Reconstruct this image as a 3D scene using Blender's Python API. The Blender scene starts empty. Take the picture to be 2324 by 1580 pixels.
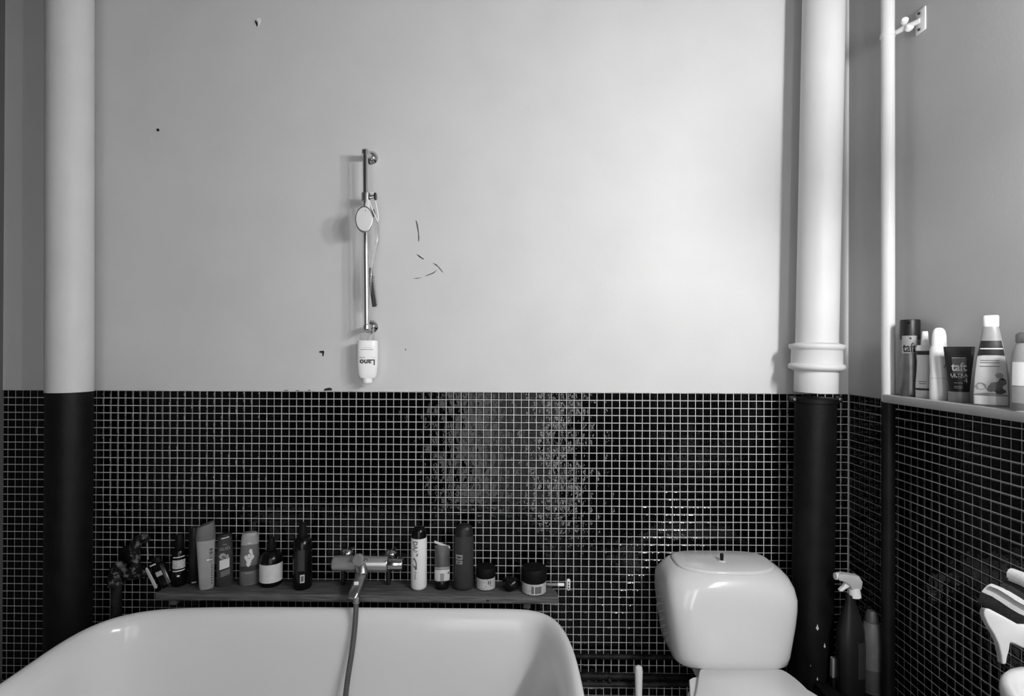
import bpy, bmesh, math, random
from mathutils import Vector, Matrix
random.seed(7)
SC = bpy.context.scene
COL = SC.collection
# ------------------------------------------------------------------ camera
F = 1212.79; YAW = .0135116; PIT = .0028259; ROL = .0037658
CZ = 1.24; CY = -1.5454
def cam2world(v):
    x, y, z = v
    c, s = math.cos(PIT), math.sin(PIT); y, z = c*y - s*z, s*y + c*z
    c, s = math.cos(YAW), math.sin(YAW); x, y = c*x - s*y, s*x + c*y
    return Vector((x, y, z))
cr, sr = math.cos(ROL), math.sin(ROL)
R_, U_, F_ = cam2world((cr, 0, sr)), cam2world((-sr, 0, cr)), cam2world((0, 1, 0))
cam = bpy.data.cameras.new('camera'); co = bpy.data.objects.new('camera', cam); COL.objects.link(co)
cam.sensor_width = 36; cam.lens = F*36/2324; cam.clip_start = .02
co.matrix_world = Matrix(((R_.x, U_.x, -F_.x, 0), (R_.y, U_.y, -F_.y, CY), (R_.z, U_.z, -F_.z, CZ), (0, 0, 0, 1)))
SC.camera = co
def ray(x, y):
    u, v = (x-1162)/F, (y-790)/F
    a, b = cr*u + sr*v, -sr*u + cr*v
    return cam2world((a, 1, -b))
def at(x, y, Y):                       # point on the plane at world depth Y
    d = ray(x, y); return Vector((0, CY, CZ)) + d*((Y-CY)/d.y)
def atz(x, y, Z):                      # point on the level plane at height Z
    d = ray(x, y); return Vector((0, CY, CZ)) + d*((Z-CZ)/d.z)
def atx(x, y, X):
    d = ray(x, y); return Vector((0, CY, CZ)) + d*(X/d.x)
# ------------------------------------------------------------------ world and exposure
w = bpy.data.worlds.new('world'); SC.world = w; w.use_nodes = True
w.node_tree.nodes['Background'].inputs[0].default_value = (.5, .5, .5, 1)
w.node_tree.nodes['Background'].inputs[1].default_value = .15
SC.view_settings.view_transform = 'Standard'; SC.view_settings.look = 'None'
SC.view_settings.gamma = 1; SC.view_settings.use_curve_mapping = False
SC.view_settings.exposure = 0.22
LAMP = 215.0          # radiance of the globe bulbs above the wash basin
HALL = 2.1          # radiance of the added door panes standing for the bright doorway behind the camera
# ------------------------------------------------------------------ materials
def node_mat(name, val, rough=.5, metal=0., spec=.5, var=0., vscale=30., bump=0., bscale=200., emit=0., trans=0., alpha=1., coat=0., stretch=None, val2=None, lo=.45, hi=.55, detail=3):
    m = bpy.data.materials.new(name); m.use_nodes = True
    nt = m.node_tree; b = nt.nodes['Principled BSDF']
    b.inputs['Base Color'].default_value = (val, val, val, 1)
    b.inputs['Roughness'].default_value = rough; b.inputs['Metallic'].default_value = metal
    b.inputs['Specular IOR Level'].default_value = spec
    b.inputs['Transmission Weight'].default_value = trans
    b.inputs['Coat Weight'].default_value = coat
    if emit:
        b.inputs['Emission Color'].default_value = (1, 1, 1, 1); b.inputs['Emission Strength'].default_value = emit
    tc = nt.nodes.new('ShaderNodeTexCoord'); src = tc.outputs['Object']
    if stretch:
        mp = nt.nodes.new('ShaderNodeMapping'); mp.inputs['Scale'].default_value = stretch
        nt.links.new(src, mp.inputs[0]); src = mp.outputs[0]
    if var or val2 is not None:
        n = nt.nodes.new('ShaderNodeTexNoise'); n.inputs['Scale'].default_value = vscale; n.inputs['Detail'].default_value = detail
        nt.links.new(src, n.inputs['Vector'])
        r = nt.nodes.new('ShaderNodeValToRGB')
        a, c = (val*(1-var), val*(1+var)) if val2 is None else (val, val2)
        r.color_ramp.elements[0].color = (a, a, a, 1); r.color_ramp.elements[1].color = (c, c, c, 1)
        if val2 is not None:
            r.color_ramp.elements[0].position = lo; r.color_ramp.elements[1].position = hi
        else:
            r.color_ramp.elements[0].position = .3; r.color_ramp.elements[1].position = .7
        nt.links.new(n.outputs['Fac'], r.inputs[0]); nt.links.new(r.outputs[0], b.inputs['Base Color'])
    if bump:
        n = nt.nodes.new('ShaderNodeTexNoise'); n.inputs['Scale'].default_value = bscale; n.inputs['Detail'].default_value = 4
        nt.links.new(src, n.inputs['Vector'])
        bp = nt.nodes.new('ShaderNodeBump'); bp.inputs['Strength'].default_value = bump; bp.inputs['Distance'].default_value = .002
        nt.links.new(n.outputs['Fac'], bp.inputs['Height']); nt.links.new(bp.outputs[0], b.inputs['Normal'])
    return m
M = dict(
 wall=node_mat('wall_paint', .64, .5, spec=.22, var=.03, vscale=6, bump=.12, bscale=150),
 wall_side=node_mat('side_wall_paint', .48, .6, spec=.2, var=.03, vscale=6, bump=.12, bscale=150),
 dull=node_mat('dull_wall_paint', .15, .8, spec=.2, var=.05, vscale=4),
 rear=node_mat('dark_wall_paint', .07, .8, spec=.2, var=.05, vscale=4),
 floor=node_mat('floor_tile_dark', .07, .5, var=.2, vscale=8),
 grout=node_mat('grout', .55, .9, spec=.1, var=.12, vscale=25),
 tile=node_mat('black_glazed_tile', .0015, .06, spec=.33, bump=.35, bscale=160),
 pipe_white=node_mat('white_pipe_paint', .64, .5, spec=.3, var=.03, vscale=9, bump=.15, bscale=120),
 pipe_dark=node_mat('dark_pipe_paint', .005, .5, spec=.2, var=.4, vscale=20, bump=.3, bscale=90),
 chip=node_mat('bare_plaster', .55, .9, var=.2, vscale=90),
 enamel=node_mat('white_enamel', .74, .16, spec=.5, var=.015, vscale=5),
 ceramic=node_mat('white_ceramic', .64, .12, spec=.5, var=.015, vscale=5),
 plastic=node_mat('white_plastic', .75, .3, spec=.5, var=.01),
 bright=node_mat('bright_white_plastic', .88, .35, var=.01),
 chrome=node_mat('chrome', .62, .10, metal=1.),
 chrome_dull=node_mat('worn_chrome', .45, .28, metal=1., var=.2, vscale=60),
 chrome_dark=node_mat('tarnished_chrome', .12, .3, metal=1., var=.4, vscale=80),
 satin=node_mat('satin_chrome', .40, .28, metal=.6, var=.05),
 hose=node_mat('grey_hose', .10, .42, metal=.3, bump=.2, bscale=400),
 wood=node_mat('weathered_wood', .045, .6, spec=.3, stretch=(1, 14, 14), vscale=14, val2=.15, lo=.3, hi=.75, bump=.5, bscale=40),
 ledge=node_mat('grey_ledge_paint', .32, .5, var=.08, vscale=20),
 black=node_mat('black_plastic', .003, .22, spec=.3, var=.1),
 black_matt=node_mat('matt_black', .004, .6, spec=.15, var=.1),
 ink=node_mat('printing_ink', .015, .5, var=.05),
 ink_mid=node_mat('grey_printing_ink', .12, .5, var=.05),
 pale_ink=node_mat('pale_printing_ink', .42, .5, var=.05),
 label=node_mat('paper_label', .58, .6, var=.05, vscale=60),
 label_pr=node_mat('printed_label', .30, .5, vscale=420, val2=.58, lo=.42, hi=.58, stretch=(.5, .5, 2.2)),
 g04=node_mat('dark_brown_plastic', .012, .4, spec=.3, var=.1),
 g08=node_mat('charcoal_plastic', .030, .45, spec=.35, var=.12, vscale=60),
 g12=node_mat('grey_dark_plastic', .060, .35, var=.15, vscale=50),
 g20=node_mat('mid_grey_plastic', .11, .4, var=.12, vscale=50),
 g35=node_mat('light_grey_plastic', .26, .4, var=.08, vscale=50),
 g50=node_mat('pale_grey_plastic', .45, .35, var=.05),
 metal_can=node_mat('brushed_can', .16, .3, metal=.6, var=.15, vscale=40),
 clear=node_mat('clear_plastic', .85, .08, trans=.85),
 cream=node_mat('milky_plastic', .62, .25, var=.02),
 rust=node_mat('flaking_pipe_paint', .006, .7, spec=.2, vscale=75, val2=.17, lo=.50, hi=.66, bump=.8, bscale=120, detail=5),
 patina=node_mat('painted_pipe_with_dust', .005, .6, spec=.2, vscale=30, val2=.025, lo=.4, hi=.7, bump=.5, bscale=80),
 cloth_w=node_mat('white_terry', .68, .9, spec=.1, bump=.6, bscale=500, var=.04, vscale=200),
 cloth_d=node_mat('dark_terry', .035, .9, spec=.1, bump=.6, bscale=500, var=.3, vscale=200),
 bristle=node_mat('dark_bristle', .02, .6, var=.2),
 tube=node_mat('tube_glow', .9, .5, emit=LAMP),
 pane_dim=node_mat('blocked_pane_glow', .8, .5, emit=HALL*.22),  # no curtain: glow lowered where the person at the camera blocks the doorway
 pane_hot=node_mat('bright_pane_glow', .8, .5, emit=HALL*3.4),  # stronger glow added for the bright streak mirrored in the tiles
 pane=node_mat('doorway_glow', .8, .5, emit=HALL),  # added pane glow in place of the bright open doorway
)
# the glaze ripple runs on in room space so that no two tiles mirror alike
_nt = M['tile'].node_tree
_geo = _nt.nodes.new('ShaderNodeNewGeometry')
for _n in _nt.nodes:
    if _n.type == 'TEX_NOISE':
        _n.inputs['Scale'].default_value = 62; _n.inputs['Detail'].default_value = 2
        _nt.links.new(_geo.outputs['Position'], _n.inputs['Vector'])
    if _n.type == 'BUMP': _n.inputs['Strength'].default_value = .45; _n.inputs['Distance'].default_value = .0022
# ------------------------------------------------------------------ object helpers
def link(name, me, mat, parent=None, sharp=35, smooth=True):
    o = bpy.data.objects.new(name, me); COL.objects.link(o)
    if mat is not None and not me.materials: me.materials.append(M[mat] if isinstance(mat, str) else mat)
    if smooth:
        me.polygons.foreach_set('use_smooth', [True]*len(me.polygons))
        try: me.set_sharp_from_angle(angle=math.radians(sharp))
        except Exception: pass
    if parent is not None: o.parent = parent
    return o
def from_bm(name, bm, mat, parent=None, sharp=35, smooth=True):
    bmesh.ops.recalc_face_normals(bm, faces=bm.faces)
    me = bpy.data.meshes.new(name); bm.to_mesh(me); bm.free()
    return link(name, me, mat, parent, sharp, smooth)
def tag(o, label=None, cat=None, group=None, kind=None):
    if label: o['label'] = label
    if cat: o['category'] = cat
    if group: o['group'] = group
    if kind: o['kind'] = kind
    return o
def thing(name, label, cat, loc=(0, 0, 0), rz=0., group=None, rx=0., ry=0.):
    o = bpy.data.objects.new(name, None); COL.objects.link(o); o.empty_display_size = .02
    o.location = loc; o.rotation_euler = (rx, ry, rz)
    return tag(o, label, cat, group)
def struct(name, bm, mat, smooth=False):
    o = from_bm(name, bm, mat, smooth=smooth); o['kind'] = 'structure'; return o
def bm_box(x0, x1, y0, y1, z0, z1, bev=0., seg=2, bm=None):
    t = bmesh.new()
    bmesh.ops.create_cube(t, size=1)
    for v in t.verts: v.co = Vector(((x0+x1)/2+v.co.x*(x1-x0), (y0+y1)/2+v.co.y*(y1-y0), (z0+z1)/2+v.co.z*(z1-z0)))
    if bev: bmesh.ops.bevel(t, geom=t.edges[:], offset=bev, segments=seg, affect='EDGES', profile=.5)
    if bm is None: return t
    merge(bm, t); return bm
def merge(bm, t):
    me = bpy.data.meshes.new('tmp'); t.to_mesh(me); t.free(); bm.from_mesh(me); bpy.data.meshes.remove(me)
def rings(bm, rs, cap0=True, cap1=True):
    """loft: rs = list of lists of points, same count, closed"""
    vs = [[bm.verts.new(p) for p in r] for r in rs]
    n = len(vs[0])
    for a, b in zip(vs, vs[1:]):
        for i in range(n):
            bm.faces.new((a[i], a[(i+1) % n], b[(i+1) % n], b[i]))
    if cap0: bm.faces.new(list(reversed(vs[0])))
    if cap1: bm.faces.new(vs[-1])
    return bm
def sup(n, k, e):
    t = 2*math.pi*k/n; c, s = math.cos(t), math.sin(t)
    return (math.copysign(abs(c)**(2/e), c), math.copysign(abs(s)**(2/e), s))
def loft(prof, a, b, H, e=2., N=36, dz=0., bm=None, shear=0.):
    """prof: (t, w) or (t, wx, wy)"""
    bm = bm or bmesh.new(); rs = []
    for p in prof:
        t, wx = p[0], p[1]; wy = p[2] if len(p) > 2 else wx
        wx = max(wx, 1e-3); wy = max(wy, 1e-3)
        rs.append([(a*wx*sup(N, k, e)[0] + shear*t*H, b*wy*sup(N, k, e)[1], t*H + dz) for k in range(N)])
    return rings(bm, rs)
def lathe_axis(prof, axis, origin, N=28, bm=None):
    """prof (s, r) along a direction"""
    bm = bm or bmesh.new(); ax = Vector(axis).normalized(); o = Vector(origin)
    q = ax.to_track_quat('Z', 'Y')
    rs = [[o + ax*s + q @ Vector((max(r, 1e-4)*math.cos(2*math.pi*k/N), max(r, 1e-4)*math.sin(2*math.pi*k/N), 0)) for k in range(N)] for s, r in prof]
    return rings(bm, rs)
def tube(pts, r, N=14, bm=None, smooth=0):
    """tube along pts; r number or list"""
    bm = bm or bmesh.new(); P = [Vector(p) for p in pts]
    rr = r if isinstance(r, (list, tuple)) else [r]*len(P)
    for _ in range(smooth):
        Q, S = [P[0]], [rr[0]]
        for i in range(len(P)-1):
            Q += [P[i]*.75+P[i+1]*.25, P[i]*.25+P[i+1]*.75]; S += [rr[i]*.75+rr[i+1]*.25, rr[i]*.25+rr[i+1]*.75]
        Q.append(P[-1]); S.append(rr[-1]); P, rr = Q, S
    up = Vector((.123, .35, .93)); rs = []
    for i, p in enumerate(P):
        d = (P[min(i+1, len(P)-1)] - P[max(i-1, 0)]).normalized()
        x = d.cross(up)
        if x.length < 1e-3: x = d.cross(Vector((1, 0, 0)))
        x.normalize(); y = x.cross(d).normalized(); up = y
        rs.append([p + (x*math.cos(2*math.pi*k/N) + y*math.sin(2*math.pi*k/N))*rr[i] for k in range(N)])
    return rings(bm, rs)
def prism(poly, vec, bm=None, bev=0.):
    t = bmesh.new(); v = Vector(vec)
    a = [t.verts.new(p) for p in poly]; b = [t.verts.new(Vector(p)+v) for p in poly]
    n = len(a)
    t.faces.new(a); t.faces.new(list(reversed(b)))
    for i in range(n): t.faces.new((a[i], b[i], b[(i+1) % n], a[(i+1) % n]))
    bmesh.ops.recalc_face_normals(t, faces=t.faces)
    if bev: bmesh.ops.bevel(t, geom=t.edges[:], offset=bev, segments=3, affect='EDGES', profile=.5, clamp_overlap=True)
    if bm is None: return t
    merge(bm, t); return bm
def obj(name, bm, mat, parent=None, sharp=35): return from_bm(name, bm, mat, parent, sharp)
DG = None
def text_bm(body, size, bold=0.):
    cu = bpy.data.curves.new('t', 'FONT'); cu.body = body; cu.size = size; cu.align_x = 'CENTER'; cu.align_y = 'CENTER'; cu.offset = bold; cu.resolution_u = 3
    o = bpy.data.objects.new('t', cu); COL.objects.link(o)
    dg = bpy.context.evaluated_depsgraph_get(); dg.update()
    me = bpy.data.meshes.new_from_object(o.evaluated_get(dg))
    bm = bmesh.new(); bm.from_mesh(me)
    bpy.data.objects.remove(o); bpy.data.meshes.remove(me); bpy.data.curves.remove(cu)
    return bm

# ================================================================== setting
P = .0218
XC = .94436; ZT = CZ - .12402; XL = -1.511
YR = -2.1; ZC = 2.95; T = .12
G = .0027          # joint width
GR = .0022         # joint depth
# back wall: masonry plus plaster above the tiles
wall_back = struct('wall_back', bm_box(XL-T, XC+GR+T, GR, T, 0, ZC), 'grout')
# plaster coat with a ragged lower edge
def plaster_poly():
    pts = [(XL, ZC), (XC+GR, ZC), (XC+GR, ZT)]
    x = XC - .03
    random.seed(3)
    while x > XL + .03:
        pts.append((x, ZT + random.uniform(-.0012, .0012))); x -= .021
    pts.append((XL, ZT)); return pts
pl = prism([(x, -.0012, z) for x, z in plaster_poly()], (0, .0032, 0))
obj('plaster', pl, 'wall', wall_back, 30)
wall_right = struct('wall_right', bm_box(XC+GR, XC+T, YR, GR, 0, ZC), 'grout')
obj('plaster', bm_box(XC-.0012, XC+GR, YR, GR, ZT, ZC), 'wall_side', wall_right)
wall_left = struct('wall_left', bm_box(XL-T, XL, YR, GR, 0, ZC), 'dull')
floor = struct('floor', bm_box(XL-T, XC+T, YR-T, T, -T, 0), 'floor')
ceiling = struct('ceiling', bm_box(XL-T, XC+T, YR-T, T, ZC, ZC+T), 'dull')
# rear wall: inferred doorway closed by an added leaf of glowing panes
DX0, DX1, DH = -.52, .38, 2.02
bm = bm_box(XL-T, DX0, YR-T, YR, 0, ZC); bm_box(DX1, XC+T, YR-T, YR, 0, ZC, bm=bm); bm_box(DX0, DX1, YR-T, YR, DH, ZC, bm=bm)
wall_rear = struct('wall_rear', bm, 'rear')
bm = bm_box(DX0-.06, DX0, YR-.06, YR+.015, 0, DH+.06, .004); bm_box(DX1, DX1+.06, YR-.06, YR+.015, 0, DH+.06, .004, bm=bm); bm_box(DX0, DX1, YR-.06, YR+.015, DH, DH+.06, .004, bm=bm)
for x0, x1 in ((DX0, -.475), (.34, DX1)):
    if x1-x0 < .2: bm_box(x0, x1, YR-.045, YR-.005, 0, DH, .003, bm=bm)
for z0, z1 in ((0, .05), (DH-.08, DH)): bm_box(DX0, DX1, YR-.044, YR-.006, z0, z1, .003, bm=bm)
for x in (-.17, .230): bm_box(x-.006, x+.006, YR-.044, YR-.006, .05, DH-.08, .002, bm=bm)
door_1 = struct('door_1', bm, 'g12', True)
for x0, x1, mt in ((-.475, -.176, 'pane'), (-.164, .224, 'pane_dim'), (.235, .34, 'pane_hot')):  # added panes: widths and glows shape the bands mirrored in the tiles
    obj('pane', bm_box(x0, x1, YR-.035, YR-.022, .05, DH-.08), mt, door_1)
# ---- mosaic tiles: bevelled, slightly domed, shallowly tilted
tile_v = []
def tile_shape(w, h):
    a, b = w/2, h/2; i = .0016
    v = [(-a, .0024, -b), (a, .0024, -b), (a, .0024, b), (-a, .0024, b),
         (-a, .0009, -b), (a, .0009, -b), (a, .0009, b), (-a, .0009, b),
         (-a+i, 0, -b+i), (a-i, 0, -b+i), (a-i, 0, b-i), (-a+i, 0, b-i), (0, -.00028, 0)]
    f = []
    for r in (0, 4):
        for k in range(4): f.append((r+k, r+(k+1) % 4, r+4+(k+1) % 4, r+4+k))
    for k in range(4): f.append((8+k, 8+(k+1) % 4, 12))
    return v, f
tv, tf = tile_shape(P-G, P-G)
tm = bpy.data.meshes.new('tile'); tm.from_pydata(tv, [], tf); tm.materials.append(M['tile'])
tm.polygons.foreach_set('use_smooth', [True]*len(tm.polygons)); tm.set_sharp_from_angle(angle=math.radians(20))
def project(X, Y, Z):
    d = Vector((X, Y-CY, Z-CZ)); z = d.dot(F_)
    return 1162+F*d.dot(R_)/z, 790-F*d.dot(U_)/z, z
hide_back = [(-50, 1178, 204, 1700), (1785, 880, 1912, 1700), (1480, 1240, 1812, 1700), (-50, 1370, 1330, 1700), (240, 1200, 1290, 1375), (-50, 870, 204, 1700), (1890, 1290, 2020, 1700), (1420, 1480, 1550, 1700)]
hide_right = [(2210, 1275, 2400, 1700), (1990, 880, 2040, 1700), (1890, 1290, 2020, 1700), (2236, 1490, 2400, 1700)]
def lay(parent, cells, hides):
    """cells: (matrix to world for the tile, centre)"""
    cand = []
    for i, (mt, c, full) in enumerate(cells):
        x, y, z = project(*c)
        if full and z > .1 and 8 < x < 2316 and 880 < y < 1572 and not any(a < x < c2 and b < y < d for a, b, c2, d in hides):
            cand.append((z, i))
    cand.sort(); pick = {i for _, i in cand[:298]}
    V, Fc = [], []
    for i, (mt, c, full) in enumerate(cells):
        if i in pick:
            o = bpy.data.objects.new('tile', tm); COL.objects.link(o); o.parent = parent; o.matrix_world = mt
        else:
            vv, ff = (tv, tf) if full else tile_shape(.011, P-G)
            n = len(V); V += [tuple(mt @ Vector(p)) for p in vv]; Fc += [tuple(k+n for k in q) for q in ff]
    me = bpy.data.meshes.new('tile_field'); me.from_pydata(V, [], Fc)
    o = link('tile_field', me, 'tile', parent, 20); o['kind'] = 'stuff'
random.seed(11)
def jit(s=1.): return Matrix.Rotation(random.gauss(0, .019*s), 4, 'Z') @ Matrix.Rotation(random.gauss(0, .010*s), 4, 'X') @ Matrix.Rotation(random.gauss(0, .006*s), 4, 'Y')
cells = []
for k in range(112):
    colj = random.gauss(0, .00012)
    for r in range(51):
        c = (XC-(k+.5)*P + colj, 0., ZT-(r+.5)*P)
        cells.append((Matrix.Translation(c) @ jit(), c, True))
for r in range(51):
    c = (XL+.0068, 0., ZT-(r+.5)*P); cells.append((Matrix.Translation(c) @ jit(.5), c, False))
lay(wall_back, cells, hide_back)
cells = []
RZ = Matrix.Rotation(math.radians(-90), 4, 'Z')   # tile front (-y) turned to -x
for k in range(62):
    for r in range(51):
        c = (XC, -.0034-(k+.5)*P, ZT-(r+.5)*P)
        cells.append((Matrix.Translation(c) @ RZ @ jit(), c, True))
lay(wall_right, cells, hide_right)

# ---- wear marks on the plaster: cracks, holes, chips
def mark(name, pix, mat, lab=None, th=.0006, raise_=.0):
    pts = [at(x, y, -.0012) for x, y in pix]
    o = obj(name, prism([(p.x, -.0012-th-raise_, p.z) for p in pts], (0, th+.0004, 0)), mat, wall_back, 60)
    if lab: o['label'] = lab
    return o
mark('hole', [(580, 46), (584, 50), (585, 57), (583, 61), (581, 55), (578, 49)], 'ink', 'small dark hole in plaster')
mark('chip', [(583, 43), (590, 41), (592, 48), (588, 57), (586, 59), (586, 51)], 'bright', 'bare white chipped plaster flake', th=.0012)
mark('chip', [(572, 45), (578, 44), (580, 50), (581, 59), (576, 54)], 'chip')
mark('hole', [(356, 292), (361, 292), (362, 297), (358, 299), (355, 296)], 'ink', 'small round dark drill hole')
mark('chip', [(725, 797), (735, 796), (736, 800), (734, 809), (732, 809), (731, 801), (725, 801)], 'ink', 'dark t-shaped chip in the paint')
mark('chip', [(734, 887), (738, 882), (743, 881), (748, 880), (753, 882), (754, 886)], 'ink', 'dark gap above the tile edge', th=.001)
mark('chip', [(643, 886), (648, 885), (656, 886), (652, 887)], 'ink')
mark('chip', [(697, 885), (705, 885), (703, 887)], 'ink')
mark('chip', [(668, 886), (678, 886), (677, 888)], 'ink')
mark('chip', [(205, 882), (208, 878), (211, 884), (215, 886), (205, 886)], 'ink')
mark('chip', [(919, 792), (922, 792), (922, 795), (919, 795)], 'ink_mid')
mark('crack', [(943, 500), (946, 502), (949, 512), (951, 528), (952, 540), (951, 548), (949, 548), (949, 530), (946, 516)], 'ink_mid', 'thin vertical crack in the plaster')
mark('crack', [(945, 577), (950, 579), (958, 585), (963, 588), (961, 589), (952, 584)], 'ink', 'short slanting crack')
mark('crack', [(981, 596), (990, 600), (998, 608), (1007, 620), (1003, 617), (994, 606)], 'ink')
mark('crack', [(993, 612), (982, 619), (970, 624), (962, 628), (970, 626), (984, 621)], 'ink_mid')
mark('crack', [(960, 629), (948, 631), (935, 632), (947, 633)], 'ink_mid')

# ================================================================== tube lamp over the basin (out of frame)
lamp = thing('wall_lamp', 'bar lamp of three white globe bulbs on the right wall above the basin', 'lamp', (XC-.0012, -1.40, CZ+.46))
obj('base', bm_box(-.03, 0, -.46, .46, -.03, .03, .006), 'plastic', lamp)
for k in range(3):
    y = .34-k*.31
    obj('socket', lathe_axis([(0, .02), (.035, .02), (.04, .016)], (-1, 0, 0), (-.03, y, 0), 16), 'plastic', lamp)
    obj('bulb', lathe_axis([(.0, .015)]+[(.045-.045*math.cos(math.pi*(i+1)/9), .045*math.sin(math.pi*(i+1)/9)) for i in range(1, 8)]+[(.0895, .003)], (-1, 0, 0), (-.066, y, 0), 20), 'tube', lamp)

# ================================================================== pipes
def pipe_between(pts, rs, name, mat, parent, N=36): return obj(name, tube(pts, rs, N), mat, parent)
# big drain pipe on the right
yP = -.097
pt = at(1869.5, 0, yP); pm = at(1853.5, 790, yP); pb = at(1851, 903, yP); pl_ = at(1843.5, 1400, yP)
d_up = (pt-pm).normalized(); d_dn = (pl_-pb).normalized()
drain = thing('drain_pipe', 'thick vertical drain pipe with ringed collar, white above and black below the tile line', 'pipe', (pl_ + d_dn*((pl_.z)/-d_dn.z)))
org = drain.location.copy()
loc = lambda p: p - org
r0 = .0515
obj('upper_pipe', tube([loc(pm), loc(pt + d_up*((ZC-pt.z)/d_up.z))], r0, 40), 'pipe_white', drain)
s = 1/ (F/(yP-CY))
prof = [(0, r0*1.0), (.003, r0*1.08), (.006, .0665), (.012, .0685), (.020, .0665), (.023, .0625), (.026, .0615), (.068, .0620), (.071, .0665), (.078, .0690), (.086, .0670), (.090, .0600), (.094, .0530), (.100, .0530), (.161, .0530), (.1625, .0525)]
pc = at(1854, 778, yP)
obj('collar', lathe_axis([(a*.82, b) for a, b in prof], (pb-pc).normalized(), loc(pc), 44), 'pipe_white', drain, 50)
obj('lower_pipe', tube([loc(pb), loc(pl_), Vector((0, 0, 0))], .0505, 40), 'pipe_dark', drain)
obj('clamp', lathe_axis([(0, .052), (.001, .0545), (.012, .0545), (.013, .052)], (0, 0, 1), loc(at(1851, 914, yP)), 40), 'pipe_dark', drain)
for px in (1799, 1902):
    q = at(px, 906, yP); obj('clamp_lug', bm_box(q.x-org.x-.009, q.x-org.x+.009, q.y-org.y-.006, q.y-org.y+.006, q.z-.009, q.z+.009, .002), 'pipe_dark', drain)
    obj('bolt', lathe_axis([(0, .0045), (.006, .0045), (.007, .003)], (0, -1, 0), (q.x-org.x, q.y-org.y-.006, q.z), 10), 'chrome_dull', drain)
for px, py, sz in ((1832, 1404, 1.2), (1847, 1443, .9), (1832, 1516, .7), (1849, 1567, .9), (1820, 1490, .6)):
    q = at(px, py, yP); xx = q.x-org.x; cx = loc(pl_).x; yy = -math.sqrt(max(.0507**2-(xx-cx)**2, 0))
    nrm = Vector((xx-cx, yy, 0)).normalized(); c0 = Vector((xx, yy, q.z)) - nrm*.0006; tx = Vector((-nrm.y, nrm.x, 0))
    sh = [(0, -.0055), (.003, -.001), (.0012, .004), (0, .009), (-.0015, .003), (-.0032, -.0005)]
    obj('paint_chip', prism([c0 + tx*(a*sz) + Vector((0, 0, b*sz)) for a, b in sh], nrm*.0014), 'chip' if sz > .65 else 'ink_mid', drain, 60)
# left pipe
yL = -.098
pa = at(155.5, 0, yL); pb2 = at(158, 889, yL); pc2 = at(155, 1400, yL)
riser = thing('riser_pipe', 'thick vertical pipe left of the shower rail, white top and black bottom', 'pipe', (pc2.x, yL, 0))
o2 = riser.location.copy()
obj('upper_pipe', tube([pb2-o2, Vector((pa.x, yL, ZC))-o2], .0538, 40), 'pipe_white', riser)
obj('lower_pipe', tube([Vector((0, 0, 0)), pc2-o2, pb2-o2], .0528, 40), 'pipe_dark', riser)
# thin pipe at the right wall
XT = .905
q0 = atx(2015, 0, XT); q1 = atx(2015.5, 780, XT); q2 = atx(2016.5, 903, XT)
thin = thing('thin_pipe', 'thin vertical heating pipe by the right wall corner, black below the shelf', 'pipe', (q2.x, q2.y, 0))
o3 = thin.location.copy(); r3 = .0145
obj('upper_pipe', tube([Vector((q2.x, q2.y, ZT))-o3, Vector((q1.x, q1.y, q1.z))-o3, Vector((q0.x, q0.y, q0.z))-o3, Vector((q0.x, q0.y, ZC))-o3], r3, 28), 'pipe_white', thin)
obj('lower_pipe', tube([Vector((0, 0, 0)), Vector((0, 0, ZT))], r3*.99, 28), 'pipe_dark', thin)
# its bracket near the top
zb = atx(2030, 68, XT).z
br = thing('pipe_bracket', 'small white clamp bracket fixing the thin pipe near the top', 'bracket', (q0.x, q0.y, zb))
obj('band', lathe_axis([(-.005, .0148), (-.005, .0165), (.005, .0165), (.005, .0148)], (0, 0, 1), (0, 0, 0), 28), 'pipe_white', br)
wx = XC-.0012-q0.x
obj('wall_plate', bm_box(wx-.004, wx, -.075, -.045, -.028, .026, .0015), 'plastic', br)
obj('arm', tube([(wx-.004, -.06, 0), (.018, -.03, 0), (.012, -.014, .0)], [.006, .007, .006], 12), 'pipe_white', br)
obj('screw', lathe_axis([(0, .007), (.004, .009), (.010, .009), (.013, .005)], (0, -1, .5), (.022, -.036, -.008), 14), 'plastic', br)
obj('screw', lathe_axis([(0, .006), (.006, .008), (.012, .007)], (-.4, -1, .3), (.018, -.03, .012), 14), 'plastic', br)
for z in (-.02, .018): obj('bolt', lathe_axis([(0, .003), (.004, .003)], (-1, 0, 0), (wx-.003, -.058, z), 10), 'ink', br)

# ================================================================== right ledge and its bottles
ZS = CZ - .106; XS = .8895
y_far = atx(2012, 905, XS+.02).y
led = prism([(XC-.0012, y_far, ZS-.020), (XS+.012, y_far, ZS-.020), (XS+.003, y_far-.006, ZS-.020), (XS, y_far-.018, ZS-.020), (XS, YR+.3, ZS-.020), (XC-.0012, YR+.3, ZS-.020)], (0, 0, .020), bev=.002)
ledge = tag(obj('wall_shelf', led, 'ledge'), 'narrow grey painted ledge along the right wall above the tiles', 'shelf')

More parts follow.
